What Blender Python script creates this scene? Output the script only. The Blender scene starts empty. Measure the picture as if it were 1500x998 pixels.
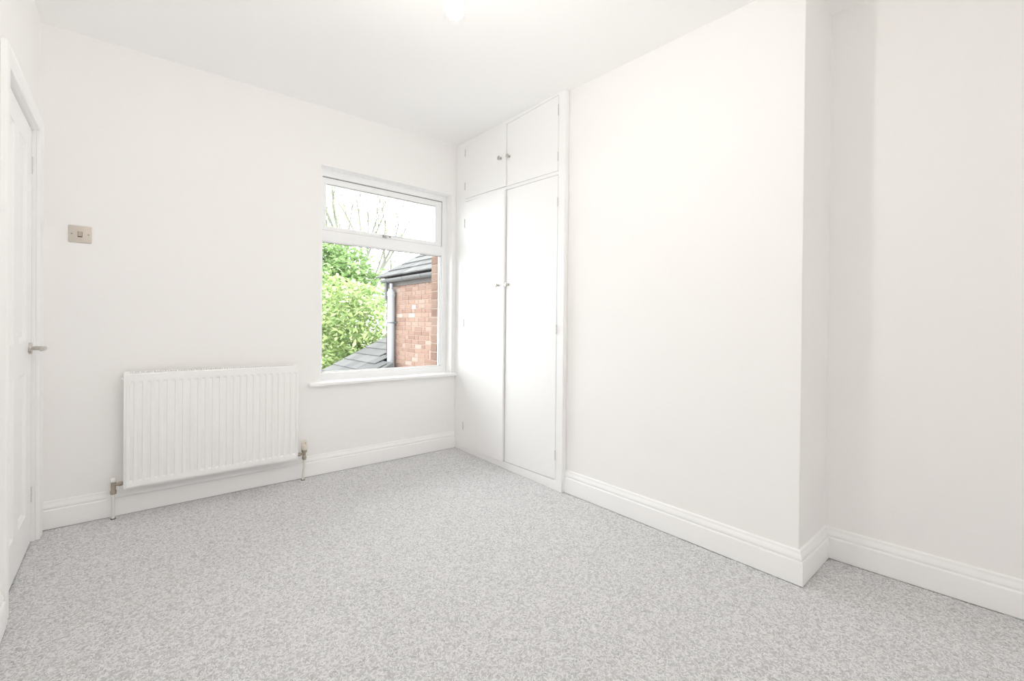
import bpy, bmesh, math, random
from mathutils import Vector, Matrix, Euler
random.seed(7)
scene = bpy.context.scene
COL = scene.collection
R = math.radians

# ------------------------------------------------------------------ camera
cam_d = bpy.data.cameras.new('camera')
cam = bpy.data.objects.new('camera', cam_d)
COL.objects.link(cam)
cam_d.sensor_fit = 'HORIZONTAL'
cam_d.sensor_width = 36.0
cam_d.lens = 657.56 * 36.0 / 1500.0
cam_d.shift_x = 0.0
cam_d.shift_y = (479.5 - 499.0) / 1500.0
cam_d.clip_start = 0.02
cam_d.clip_end = 300
CAM = Vector((0.3232, -3.1823, 1.0336))
_yaw, _pit, _rol = 0.7092, -0.0055, 0.0096
_fw = Vector((math.sin(_yaw) * math.cos(_pit), math.cos(_yaw) * math.cos(_pit), math.sin(_pit)))
_rt = Vector((math.cos(_yaw), -math.sin(_yaw), 0))
_up = _rt.cross(_fw)
_r2 = _rt * math.cos(_rol) + _up * math.sin(_rol)
_u2 = -_rt * math.sin(_rol) + _up * math.cos(_rol)
cam.matrix_world = Matrix(((_r2.x, _u2.x, -_fw.x, CAM.x), (_r2.y, _u2.y, -_fw.y, CAM.y),
                           (_r2.z, _u2.z, -_fw.z, CAM.z), (0, 0, 0, 1)))
scene.camera = cam

# ------------------------------------------------------------------ sky, exposure
SKY = 2.95
BULB = 156.0
world = bpy.data.worlds.new('overcast_sky')
scene.world = world
world.use_nodes = True
bg = world.node_tree.nodes['Background']
bg.inputs['Color'].default_value = (0.95, 0.975, 1.0, 1)
bg.inputs['Strength'].default_value = SKY

vs = scene.view_settings
vs.view_transform = 'Standard'
vs.look = 'None'
vs.exposure = 1.30
vs.gamma = 1.0
vs.use_curve_mapping = False
scene.cycles.max_bounces = 24
scene.cycles.diffuse_bounces = 22
scene.cycles.transparent_max_bounces = 16

# window portal: helps sampling the sky through the window, gives no light of its own
pd = bpy.data.lights.new('window_portal', 'AREA')
pd.shape = 'RECTANGLE'
pd.size, pd.size_y = 1.06, 1.5
pd.cycles.is_portal = True
po = bpy.data.objects.new('window_portal', pd)
COL.objects.link(po)
po.location = (1.856, 0.20, 1.36)
po.rotation_euler = (R(-90), 0, 0)

# ------------------------------------------------------------------ materials
def new_mat(name, color, rough=0.5, metal=0.0, spec=0.5):
    m = bpy.data.materials.new(name)
    m.use_nodes = True
    b = m.node_tree.nodes['Principled BSDF']
    b.inputs['Base Color'].default_value = (*color, 1)
    b.inputs['Roughness'].default_value = rough
    b.inputs['Metallic'].default_value = metal
    b.inputs['Specular IOR Level'].default_value = spec
    return m

def nodes(m):
    nt = m.node_tree
    return nt.nodes, nt.links, nt.nodes['Principled BSDF']

def add_bump(m, scale, strength, dist=0.002, detail=3, coord='Object'):
    n, l, b = nodes(m)
    tc = n.new('ShaderNodeTexCoord')
    t = n.new('ShaderNodeTexNoise')
    t.inputs['Scale'].default_value = scale
    t.inputs['Detail'].default_value = detail
    bp = n.new('ShaderNodeBump')
    bp.inputs['Strength'].default_value = strength
    bp.inputs['Distance'].default_value = dist
    l.new(tc.outputs[coord], t.inputs['Vector'])
    l.new(t.outputs['Fac'], bp.inputs['Height'])
    l.new(bp.outputs['Normal'], b.inputs['Normal'])
    return m

def vary(m, stops, mode='random', scale=5.0):
    """colour ramp driven by the object's random number, or by a noise"""
    n, l, b = nodes(m)
    if mode == 'random':
        s = n.new('ShaderNodeObjectInfo').outputs['Random']
    elif mode == 'island':
        s = n.new('ShaderNodeNewGeometry').outputs['Random Per Island']
    else:
        tc = n.new('ShaderNodeTexCoord')
        t = n.new('ShaderNodeTexNoise')
        t.inputs['Scale'].default_value = scale
        t.inputs['Detail'].default_value = 4
        l.new(tc.outputs['Object'], t.inputs['Vector'])
        s = t.outputs['Fac']
    r = n.new('ShaderNodeValToRGB')
    r.color_ramp.elements[0].position = stops[0][0]
    r.color_ramp.elements[0].color = (*stops[0][1], 1)
    r.color_ramp.elements[1].position = stops[-1][0]
    r.color_ramp.elements[1].color = (*stops[-1][1], 1)
    for p, c in stops[1:-1]:
        e = r.color_ramp.elements.new(p)
        e.color = (*c, 1)
    l.new(s, r.inputs['Fac'])
    l.new(r.outputs['Color'], b.inputs['Base Color'])
    return m

M = {}
M['wall'] = add_bump(new_mat('wall_paint', (0.936, 0.928, 0.920), 0.75, 0, 0.3), 140, 0.25, 0.001)
M['ceiling'] = add_bump(new_mat('ceiling_paint', (0.955, 0.954, 0.952), 0.85, 0, 0.2), 90, 0.2, 0.001)
M['gloss'] = add_bump(new_mat('white_gloss_paint', (0.945, 0.945, 0.945), 0.45, 0, 0.4), 25, 0.06, 0.001)
M['cupboard'] = add_bump(new_mat('white_eggshell_paint', (0.92, 0.92, 0.92), 0.5, 0, 0.35), 25, 0.05, 0.001)
M['upvc'] = new_mat('white_upvc', (0.945, 0.95, 0.955), 0.3)
M['seal'] = new_mat('grey_rubber_seal', (0.30, 0.30, 0.31), 0.6)
M['enamel'] = new_mat('radiator_enamel', (0.945, 0.942, 0.938), 0.38)
M['dark'] = new_mat('dark_gap', (0.05, 0.045, 0.04), 0.8)
M['nickel'] = new_mat('satin_nickel', (0.60, 0.57, 0.53), 0.32, 1.0)
M['valve'] = add_bump(new_mat('plated_brass_valve', (0.46, 0.41, 0.34), 0.38, 1.0), 200, 0.2, 0.0005)
M['cream'] = new_mat('cream_plastic', (0.80, 0.74, 0.64), 0.4)
M['clearcap'] = new_mat('white_plastic_cap', (0.84, 0.82, 0.78), 0.25)
M['plate'] = add_bump(new_mat('pearl_nickel_plate', (0.66, 0.60, 0.54), 0.45, 0.35), 60, 0.05, 0.0005)
M['rocker'] = new_mat('brass_rocker', (0.56, 0.47, 0.36), 0.4, 0.5)
M['screw'] = new_mat('steel_screw', (0.42, 0.40, 0.38), 0.35, 1.0)
M['hinge'] = new_mat('painted_hinge', (0.70, 0.69, 0.68), 0.45)
M['chrome'] = new_mat('brushed_chrome', (0.52, 0.51, 0.50), 0.25, 1.0)
M['cordwhite'] = new_mat('white_flex', (0.8, 0.8, 0.78), 0.5)

# carpet yarn: light and mid grey loops
m = new_mat('grey_carpet_yarn', (0.5, 0.5, 0.5), 0.95, 0, 0.1)
vary(m, [(0.0, (0.42, 0.42, 0.424)), (0.12, (0.57, 0.57, 0.575)), (0.3, (0.68, 0.68, 0.686)), (1.0, (0.80, 0.80, 0.807))])
M['yarn'] = m
m = new_mat('carpet_backing', (0.54, 0.54, 0.545), 0.95, 0, 0.1)
M['backing'] = add_bump(m, 300, 0.6, 0.004)

# window glass: clear with a weak mirror reflection
m = bpy.data.materials.new('window_glass')
m.use_nodes = True
nt = m.node_tree
nt.nodes.clear()
out = nt.nodes.new('ShaderNodeOutputMaterial')
mix = nt.nodes.new('ShaderNodeMixShader')
tr = nt.nodes.new('ShaderNodeBsdfTransparent')
gl = nt.nodes.new('ShaderNodeBsdfGlossy')
fr = nt.nodes.new('ShaderNodeFresnel')
fr.inputs['IOR'].default_value = 1.25
gl.inputs['Roughness'].default_value = 0.0
tr.inputs['Color'].default_value = (0.97, 0.985, 0.98, 1)
nt.links.new(fr.outputs[0], mix.inputs[0])
nt.links.new(tr.outputs[0], mix.inputs[1])
nt.links.new(gl.outputs[0], mix.inputs[2])
nt.links.new(mix.outputs[0], out.inputs['Surface'])
M['glass'] = m

m = new_mat('lit_bulb', (1, 0.95, 0.88), 0.4)
b = m.node_tree.nodes['Principled BSDF']
b.inputs['Emission Color'].default_value = (1.0, 0.955, 0.91, 1)
b.inputs['Emission Strength'].default_value = BULB
M['bulb'] = m

m = new_mat('red_brick', (0.450, 0.225, 0.150), 0.9, 0, 0.2)
vary(m, [(0.0, (0.155, 0.096, 0.074)), (0.3, (0.182, 0.114, 0.088)), (0.6, (0.198, 0.130, 0.101)),
         (0.94, (0.212, 0.150, 0.120)), (1.0, (0.270, 0.235, 0.205))])
M['brick'] = add_bump(m, 60, 0.6, 0.006)
M['brick_joined'] = add_bump(vary(new_mat('red_brick_far', (0.450, 0.225, 0.150), 0.9, 0, 0.2),
                    [(0.0, (0.162, 0.091, 0.068)), (0.5, (0.204, 0.120, 0.088)), (1.0, (0.282, 0.232, 0.204))], 'island'), 60, 0.6, 0.006)
M['mortar'] = add_bump(new_mat('lime_mortar', (0.270, 0.203, 0.170), 0.95, 0, 0.1), 80, 0.6, 0.004)
m = new_mat('grey_slate', (0.375, 0.375, 0.375), 0.8, 0, 0.25)
vary(m, [(0.0, (0.071, 0.069, 0.069)), (0.5, (0.087, 0.086, 0.084)), (1.0, (0.108, 0.105, 0.102))])
M['slate'] = add_bump(m, 30, 0.35, 0.004, 5)
M['gutter'] = new_mat('grey_plastic_gutter', (0.081, 0.081, 0.084), 0.45)
M['soffit'] = new_mat('dark_fascia_board', (0.06, 0.05, 0.045), 0.7)
M['pipe'] = new_mat('pale_grey_pipe', (0.223, 0.229, 0.242), 0.45)
M['bark'] = add_bump(new_mat('pale_bark', (0.22, 0.20, 0.16), 0.9), 30, 0.6, 0.01)
M['bark2'] = new_mat('grey_twig', (0.15, 0.155, 0.125), 0.9)
def leaf_mat(name, stops):
    m = new_mat(name, stops[0][1], 0.6, 0, 0.3)
    vary(m, stops, 'island')
    n, l, b = nodes(m)
    rampc = b.inputs['Base Color'].links[0].from_socket
    tl = n.new('ShaderNodeBsdfTranslucent')
    l.new(rampc, tl.inputs['Color'])
    mx = n.new('ShaderNodeMixShader')
    mx.inputs[0].default_value = 0.45
    l.new(b.outputs[0], mx.inputs[1])
    l.new(tl.outputs[0], mx.inputs[2])
    l.new(mx.outputs[0], n['Material Output'].inputs['Surface'])
    return m
M['leaf_lime'] = leaf_mat('lime_leaf', [(0.0, (0.17, 0.26, 0.10)), (0.4, (0.29, 0.385, 0.15)), (0.8, (0.40, 0.475, 0.21)), (1.0, (0.50, 0.54, 0.34))])
M['leaf_green'] = leaf_mat('fresh_leaf', [(0.0, (0.138, 0.225, 0.088)), (0.5, (0.225, 0.338, 0.125)), (1.0, (0.350, 0.450, 0.225))])
M['leaf_pale'] = leaf_mat('young_leaf', [(0.0, (0.17, 0.21, 0.09)), (1.0, (0.28, 0.32, 0.16))])
M['yard'] = vary(new_mat('pale_bounce_yard', (0.4, 0.39, 0.37), 0.95), [(0.2, (0.34, 0.33, 0.32)), (0.8, (0.46, 0.45, 0.43))], 'noise', 3)  # pale tone picked to bounce daylight up onto the ceiling

# ------------------------------------------------------------------ mesh helpers
class MB:
    def __init__(self):
        self.bm = bmesh.new()
    def quad(self, pts):
        vs_ = [self.bm.verts.new(p) for p in pts]
        return self.bm.faces.new(vs_)
    def box(self, a, b, bevel=0.0, seg=2):
        x0, y0, z0 = (min(a[i], b[i]) for i in range(3))
        x1, y1, z1 = (max(a[i], b[i]) for i in range(3))
        v = [self.bm.verts.new(p) for p in ((x0, y0, z0), (x1, y0, z0), (x1, y1, z0), (x0, y1, z0),
                                            (x0, y0, z1), (x1, y0, z1), (x1, y1, z1), (x0, y1, z1))]
        fs = [self.bm.faces.new([v[i] for i in f]) for f in
              ((0, 3, 2, 1), (4, 5, 6, 7), (0, 1, 5, 4), (1, 2, 6, 5), (2, 3, 7, 6), (3, 0, 4, 7))]
        if bevel > 0:
            es = list({e for f in fs for e in f.edges})
            bmesh.ops.bevel(self.bm, geom=es, offset=bevel, segments=seg, affect='EDGES', profile=0.5)
        return self
    def prism(self, poly, axis, a, b):
        """extrude a closed 2-D polygon along axis from a to b"""
        def P(u, w, t):
            return {'x': (t, u, w), 'y': (u, t, w), 'z': (u, w, t)}[axis]
        A = [self.bm.verts.new(P(u, w, a)) for u, w in poly]
        B = [self.bm.verts.new(P(u, w, b)) for u, w in poly]
        n = len(poly)
        for i in range(n):
            self.bm.faces.new((A[i], A[(i + 1) % n], B[(i + 1) % n], B[i]))
        self.bm.faces.new(A[::-1])
        self.bm.faces.new(B)
        return self
    def loft(self, rings, cap=True, close=True):
        vr = [[self.bm.verts.new(p) for p in r] for r in rings]
        n = len(rings[0])
        for a, b in zip(vr, vr[1:]):
            for i in range(n if close else n - 1):
                self.bm.faces.new((a[i], a[(i + 1) % n], b[(i + 1) % n], b[i]))
        if cap:
            self.bm.faces.new(vr[0][::-1])
            self.bm.faces.new(vr[-1])
        return self
    def tube(self, pts, rad, seg=12, cap=True):
        pts = [Vector(p) for p in pts]
        rads = rad if isinstance(rad, (list, tuple)) else [rad] * len(pts)
        rings = []
        ref = None
        for i, p in enumerate(pts):
            d = (pts[min(i + 1, len(pts) - 1)] - pts[max(i - 1, 0)]).normalized()
            if ref is None:
                ref = Vector((0, 0, 1)) if abs(d.z) < 0.9 else Vector((1, 0, 0))
            u = d.cross(ref).normalized()
            w = u.cross(d).normalized()
            ref = w
            rings.append([p + (u * math.cos(2 * math.pi * k / seg) + w * math.sin(2 * math.pi * k / seg)) * rads[i] for k in range(seg)])
        return self.loft(rings, cap)
    def lathe(self, origin, axis, prof, seg=24):
        """prof = list of (t along axis, radius)"""
        o = Vector(origin)
        d = Vector(axis).normalized()
        ref = Vector((0, 0, 1)) if abs(d.z) < 0.9 else Vector((1, 0, 0))
        u = d.cross(ref).normalized()
        w = u.cross(d)
        rings = [[o + d * t + (u * math.cos(2 * math.pi * k / seg) + w * math.sin(2 * math.pi * k / seg)) * max(r, 1e-5)
                  for k in range(seg)] for t, r in prof]
        return self.loft(rings, True)
    def build(self, name, mat, parent=None, smooth=False, bevel=0.0):
        bmesh.ops.recalc_face_normals(self.bm, faces=self.bm.faces[:])
        me = bpy.data.meshes.new(name)
        self.bm.to_mesh(me)
        self.bm.free()
        me.materials.append(mat)
        if smooth:
            for p in me.polygons:
                p.use_smooth = True
            me.set_sharp_from_angle(angle=R(40))
        o = bpy.data.objects.new(name, me)
        COL.objects.link(o)
        if parent:
            o.parent = parent
        if bevel:
            mod = o.modifiers.new('bevel', 'BEVEL')
            mod.width = bevel
            mod.segments = 2
            mod.limit_method = 'ANGLE'
        return o

def tag(o, label=None, cat=None, group=None, kind=None):
    if label: o['label'] = label
    if cat: o['category'] = cat
    if group: o['group'] = group
    if kind: o['kind'] = kind
    return o

def empty(name, loc=(0, 0, 0), rz=0.0, parent=None):
    o = bpy.data.objects.new(name, None)
    COL.objects.link(o)
    o.empty_display_size = 0.1
    o.location = loc
    o.rotation_euler = (0, 0, rz)
    if parent:
        o.parent = parent
    return o

# ------------------------------------------------------------------ room geometry (measured)
XBR = 2.424                       # back right corner
YFRONT = -3.85                    # wall behind the camera
YCH0, YCH1 = -1.29, -2.5705       # chimney breast from cupboard to its free corner
def x_chim(y): return 2.4179 + 0.0121 * y
def x_alc(y): return 2.601 - 0.0526 * y
def z_ceil(x, y): return 2.49 + 0.0157 * x + 0.032 * y
WX0, WX1, WZ0, WZ1 = 1.3235, 2.3880, 0.603, 2.118   # window opening
T = 0.15                                            # inner leaf of the back wall
TO = 0.27                                           # with the brick outer leaf

# floor: backing slab, then the loop pile
mb = MB()
mb.box((-0.25, YFRONT - 0.1, -0.12), (3.1, 0.12, -0.004))
tag(mb.build('floor', M['backing']), 'floor covered wall to wall by grey loop pile carpet', 'floor', kind='structure')

# ceiling: slab with a slightly sloping underside
mb = MB()
cx0, cx1, cy0, cy1 = -0.22, 3.05, YFRONT - 0.12, 0.12
lo = [(x, y, z_ceil(x, y)) for x, y in ((cx0, cy0), (cx1, cy0), (cx1, cy1), (cx0, cy1))]
hi = [(x, y, 2.75) for x, y, z in lo]
mb.loft([lo, hi])
tag(mb.build('ceiling', M['ceiling']), 'plain white painted ceiling above the whole room', 'ceiling', kind='structure')

# back wall with the window opening
mb = MB()
mb.box((-0.2, 0, -0.1), (WX0, T, 2.70))
mb.box((WX1, 0, -0.1), (2.9, T, 2.70))
mb.box((WX0, 0, -0.1), (WX1, T, WZ0))
mb.box((WX0, 0, WZ1), (WX1, T, 2.70))
bmesh.ops.remove_doubles(mb.bm, verts=mb.bm.verts[:], dist=1e-5)
wall_back = tag(mb.build('wall_back', M['wall']), 'off white painted wall holding the window and the radiator', 'wall', kind='structure')
# left wall with door opening
DY0, DY1, DZ = -0.145, -0.855, 1.915
mb = MB()
mb.box((-0.15, DY0 + 0.022, -0.1), (0, 0.0, 2.70))
mb.box((-0.15, YFRONT, -0.1), (0, DY1 - 0.022, 2.70))
mb.box((-0.15, DY1 - 0.022, DZ + 0.02), (0, DY0 + 0.022, 2.70))
bmesh.ops.remove_doubles(mb.bm, verts=mb.bm.verts[:], dist=1e-5)
tag(mb.build('wall_left', M['wall']), 'off white wall around the panelled door', 'wall', kind='structure')
# unseen slab added to stop sky light leaking in under the door
mb = MB()
mb.box((-0.20, -1.1, -0.1), (-0.151, 0.1, 2.5))
tag(mb.build('door_light_block', M['wall']), 'slab added behind the closed door to stop light leaking in', 'wall', kind='structure')
# right wall: chimney breast
mb = MB()
poly = [(2.9, YCH1), (x_chim(YCH1), YCH1), (x_chim(-0.8), -0.8), (2.9, -0.8)]
mb.prism(poly, 'z', -0.1, 2.70)
tag(mb.build('wall_right', M['wall'], bevel=0.003), 'off white chimney breast wall standing forward between cupboard and recess', 'wall', kind='structure')
# recessed wall right of the chimney breast
mb = MB()
poly = [(3.05, YFRONT - 0.1), (x_alc(YFRONT - 0.1), YFRONT - 0.1), (x_alc(-2.5), -2.5), (3.05, -2.5)]
mb.prism(poly, 'z', -0.1, 2.70)
tag(mb.build('wall_recess', M['wall']), 'off white set back wall right of the chimney breast', 'wall', kind='structure')
# wall behind the cupboard
mb = MB()
mb.box((2.86, -0.8, -0.1), (2.9, 0.0, 2.70))
tag(mb.build('wall_cupboard', M['wall']), 'wall at the back of the fitted cupboard', 'wall', kind='structure')
# wall behind the camera
mb = MB()
mb.box((-0.2, YFRONT - 0.12, -0.1), (3.05, YFRONT, 2.70))
tag(mb.build('wall_front', M['wall']), 'off white wall opposite the window', 'wall', kind='structure')

# ------------------------------------------------------------------ skirting boards
SK = [(0, 0), (0.020, 0), (0.020, 0.088), (0.0195, 0.091), (0.017, 0.0935), (0.0135, 0.095), (0.0135, 0.098),
      (0.0155, 0.101), (0.0155, 0.106), (0.013, 0.114), (0.009, 0.121), (0.0075, 0.126), (0.0075, 0.129),
      (0.006, 0.133), (0.003, 0.1355), (0, 0.136)]   # depth, height
def skirting(name, path, label, ends=None):
    """path: floor points along the wall; the board lies on the left side of travel"""
    pts = [Vector((p[0], p[1], 0)) for p in path]
    rings = []
    for i, p in enumerate(pts):
        dirs = []
        if i > 0: dirs.append((p - pts[i - 1]).normalized())
        if i < len(pts) - 1: dirs.append((pts[i + 1] - p).normalized())
        ns = [Vector((-d.y, d.x, 0)) for d in dirs]
        if len(ns) == 2:
            n = (ns[0] + ns[1]).normalized()
            k = 1.0 / max(0.2, n.dot(ns[0]))
        else:
            n, k = ns[0], 1.0
        rings.append([p + n * (k * d) + Vector((0, 0, h)) for d, h in SK])
    mb = MB()
    mb.loft(rings)
    return tag(mb.build(name, M['gloss'], smooth=True), label, 'skirting board', kind='structure')
skirting('baseboard_back', [(XBR - 0.002, 0), (0.001, 0)], 'white moulded skirting board under the radiator and window')
skirting('baseboard_right', [(x_alc(YFRONT + 0.03), YFRONT + 0.03), (x_alc(YCH1), YCH1), (x_chim(YCH1), YCH1), (x_chim(YCH0 - 0.001), YCH0 - 0.001)],
         'white moulded skirting board round the chimney breast and recess')
skirting('baseboard_left', [(0, -0.95), (0, YFRONT)], 'white moulded skirting board left of the door')

# ------------------------------------------------------------------ window
wroot = empty('window_1', (0, 0, 0))
tag(wroot, 'white plastic window with open top light over one large fixed pane', 'window', kind='structure')
wroot['label'] = 'white plastic framed window with small top light over one large fixed pane'
FY0, FY1 = 0.083, 0.148            # frame, room side to outside
def ring_frame(mb, x0, x1, z0, z1, w, y0, y1, wb=None, wt=None, bev=0.003):
    wb = w if wb is None else wb
    wt = w if wt is None else wt
    mb.box((x0, y0, z0), (x0 + w, y1, z1), bev)
    mb.box((x1 - w, y0, z0), (x1, y1, z1), bev)
    mb.box((x0 + w - 0.002, y0 + 0.0004, z0), (x1 - w + 0.002, y1 - 0.0004, z0 + wb), bev)
    mb.box((x0 + w - 0.002, y0 + 0.0004, z1 - wt), (x1 - w + 0.002, y1 - 0.0004, z1), bev)
mb = MB()
ring_frame(mb, WX0 - 0.008, WX1 - 0.001, 0.628, 2.117, 0.047, FY0, FY1, wb=0.052, wt=0.049)
frame = mb.build('window_frame', M['upvc'], wroot, smooth=True)
mb = MB()
mb.box((WX0 + 0.036, FY0 + 0.001, 1.612), (WX1 - 0.045, FY1 - 0.002, 1.688), 0.003)
mb.build('transom', M['upvc'], wroot, smooth=True)
# lower pane with slim glazing bead
LX0, LX1, LZ0, LZ1 = WX0 + 0.038, WX1 - 0.047, 0.679, 1.613
mb = MB()
for (a, b_) in (((LX0, LZ0), (LX0 + 0.008, LZ1)), ((LX1 - 0.010, LZ0), (LX1, LZ1)), ((LX0, LZ0), (LX1, LZ0 + 0.008)), ((LX0, LZ1 - 0.007), (LX1, LZ1))):
    mb.box((a[0], 0.098, a[1]), (b_[0], 0.112, b_[1]))
mb.build('glazing_bead', M['upvc'], wroot)
mb = MB()
for (a, b_) in (((LX0, LZ1 - 0.010), (LX1, LZ1 - 0.007)), ((LX1 - 0.012, LZ0 + 0.008), (LX1 - 0.010, LZ1 - 0.007))):
    mb.box((a[0], 0.106, a[1]), (b_[0], 0.113, b_[1]))
mb.build('glazing_seal', M['seal'], wroot)
mb = MB()
mb.box((LX0, 0.113, LZ0), (LX1, 0.117, LZ1))
mb.build('pane', M['glass'], wroot)
# top light
SX0, SX1, SZ0, SZ1 = WX0 + 0.035, WX1 - 0.050, 1.690, 2.064
sash = None
mb = MB()
ring_frame(mb, SX0, SX1 - 0.004, SZ0, SZ1 - 0.004, 0.030, FY0 + 0.003, FY1 - 0.010, wb=0.030, wt=0.040)
mb.box((SX1 - 0.062, FY0 + 0.0035, SZ0 + 0.004), (SX1 - 0.030, FY1 - 0.012, SZ1 - 0.010), 0.004)
sash = mb.build('top_light', M['upvc'], wroot, smooth=True)
mb = MB()
mb.box((SX0 - 0.001, FY0 + 0.010, SZ1 - 0.006), (SX1 + 0.003, FY1 - 0.02, SZ1 + 0.006))
mb.box((SX1 - 0.006, FY0 + 0.010, SZ0), (SX1 + 0.006, FY1 - 0.02, SZ1 + 0.006))
mb.build('shadow_gap_strip', M['seal'], sash)  # grey strip drawn as the shadow line between top light and frame
mb = MB()
mb.box((SX0 + 0.03, FY0 + 0.016, SZ1 - 0.047), (SX1 - 0.062, FY0 + 0.022, SZ1 - 0.0435))
mb.build('glazing_seal', M['seal'], sash)
mb = MB()
mb.box((SX0 + 0.020, 0.104, SZ0 + 0.02), (SX1 - 0.04, 0.108, SZ1 - 0.03))
mb.build('pane', M['glass'], sash)
# handle on the bottom rail of the top light
yh = FY0 + 0.003
hd = empty('window_handle', (1.835, yh, 1.704), 0, sash)
tag(hd, 'white and chrome espagnolette handle')
mb = MB()
mb.box((-0.028, -0.009, -0.011), (0.012, 0, 0.011), 0.003)
mb.box((-0.022, -0.022, -0.008), (0.006, -0.008, 0.006), 0.004)
mb.build('handle_base', M['chrome'], hd, smooth=True)
mb = MB()
mb.lathe((0.034, 0, 0.003), (0, -1, 0), [(0, 0.009), (0.006, 0.009), (0.009, 0.007), (0.018, 0.006), (0.018, 0.0)], 16)
mb.build('handle_pivot', M['chrome'], hd, smooth=True)
mb = MB()
mb.tube([(0.034, -0.018, 0.003), (0.05, -0.022, 0.005), (0.10, -0.022, 0.006), (0.145, -0.020, 0.006), (0.150, -0.019, 0.006)],
        [0.007, 0.0075, 0.0065, 0.006, 0.003], 10)
mb.build('handle_lever', M['upvc'], hd, smooth=True)
# reveal lining boards
for a_, b_ in (((WX0 - 0.001, 0.0005, WZ1 - 0.004), (WX1 + 0.001, FY0 + 0.01, WZ1 + 0.001)), ((WX1 - 0.004, 0.0005, 0.628), (WX1 + 0.001, FY0 + 0.01, WZ1 - 0.004)),
               ((WX0 - 0.001, 0.0005, 0.628), (WX0 + 0.004, FY0 + 0.01, WZ1 - 0.004))):
    mb = MB()
    mb.box(a_, b_)
    mb.build('reveal_lining', M['gloss'], wroot)
# window board
mb = MB()
mb.prism([(0.084, 0.603), (-0.030, 0.603), (-0.038, 0.606), (-0.041, 0.6155), (-0.038, 0.625), (-0.030, 0.628), (0.084, 0.628)], 'x', 1.3245, 2.387)
mb.prism([(0.0, 0.603), (-0.030, 0.603), (-0.038, 0.606), (-0.041, 0.6155), (-0.038, 0.625), (-0.030, 0.628), (0.0, 0.628)], 'x', 1.250, 1.3245)
mb.prism([(0.0, 0.603), (-0.030, 0.603), (-0.038, 0.606), (-0.041, 0.6155), (-0.038, 0.625), (-0.030, 0.628), (0.0, 0.628)], 'x', 2.387, 2.418)
mb.build('window_board', M['gloss'], wroot, smooth=True)

# brick outer leaf around the opening: reveal bricks picked apart, lintel above
def brick_mesh(name, l, w, h, bev=0.004):
    mb = MB()
    mb.box((-l / 2, -w / 2, -h / 2), (l / 2, w / 2, h / 2), bev, 1)
    bmesh.ops.recalc_face_normals(mb.bm, faces=mb.bm.faces[:])
    me = bpy.data.meshes.new(name)
    mb.bm.to_mesh(me)
    mb.bm.free()
    me.materials.append(M['brick'])
    return me
BM_END = brick_mesh('brick_end', 0.21, 0.104, 0.066)
BM_END2 = brick_mesh('brick_end_half', 0.102, 0.104, 0.066)
def put(me, name, parent, loc, rot=(0, 0, 0)):
    o = bpy.data.objects.new(name, me)
    COL.objects.link(o)
    o.parent = parent
    o.location = loc
    o.rotation_euler = rot
    return o
RVX = 2.343
mb = MB()
mb.box((RVX + 0.004, T, 0.2), (RVX + 0.55, TO - 0.012, 2.6))
mb.build('mortar_bed', M['mortar'], wall_back)
z = 0.30
k = 0
while z < 2.35:
    me = BM_END if k % 2 == 0 else BM_END2
    l = 0.21 if k % 2 == 0 else 0.102
    put(me, 'brick', wall_back, (RVX + l / 2 + random.uniform(-0.002, 0.002), T + 0.006 + 0.054, z), (0, 0, random.uniform(-0.01, 0.01)))
    z += 0.0755
    k += 1

# ------------------------------------------------------------------ fitted cupboard
cup = empty('fitted_cupboard', (XBR, 0, 0), -math.atan(0.0441))
tag(cup, 'tall white fitted cupboard with two small doors over two tall doors', 'cupboard')
# local: u = -y runs along the face, x<0 is into the room
def cbox(mb, u0, u1, z0, z1, x0, x1, bev=0.0):
    mb.box((x0, -u1, z0), (x1, -u0, z1), bev)
CW = 1.288
ZT = 2.60
mb = MB()
cbox(mb, 0.002, 0.145, 0, ZT, 0, 0.03)                  # far stile
cbox(mb, 1.229, CW, 0, ZT, 0, 0.03)                     # near stile
cbox(mb, 0.145, 1.229, 2.478, ZT, 0, 0.03)              # head rail
mb2 = mb
# mid rail, sloping a little like the old joinery
mb.prism([(-0.145, 2.034), (-0.145, 2.056), (-1.229, 2.000), (-1.229, 1.978)], 'x', 0, 0.03)
mb.prism([(-0.002, -0.01), (-0.002, 0.026), (-CW, 0.060), (-CW, -0.01)], 'x', -0.001, 0.03)   # plinth rail
mb.build('face_frame', M['cupboard'], cup, bevel=0.0015)
mb = MB()
cbox(mb, 1.256, 1.274, 0, ZT, 0.03, 0.43)
cbox(mb, 0.004, 0.020, 0, ZT, 0.03, 0.43)
mb.build('side_panel', M['cupboard'], cup)
for za, zb in ((0.02, 0.04), (2.01, 2.03), (0.9, 0.918)):
    mb = MB()
    cbox(mb, 0.02, 1.256, za, zb, 0.04, 0.43)
    mb.build('shelf', M['cupboard'], cup)
# stops behind the doors
for u0, u1, z0, z1 in ((0.675, 0.725, 0.03, 2.47), (0.13, 0.165, 0.03, 2.47), (1.21, 1.245, 0.03, 2.47), (0.165, 1.21, 2.455, 2.49), (0.165, 1.21, 1.965, 2.075), (0.165, 1.21, 0.02, 0.08)):
    mb = MB()
    cbox(mb, u0, u1, z0, z1, 0.0205, 0.029)
    mb.build('door_stop', M['cupboard'], cup)
# scribe bead where the near stile meets the chimney breast
mb = MB()
cbox(mb, CW - 0.001, CW + 0.004, 0.0, ZT, 0.004, 0.028)
mb.build('scribe_strip', M['cupboard'], cup)

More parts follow.
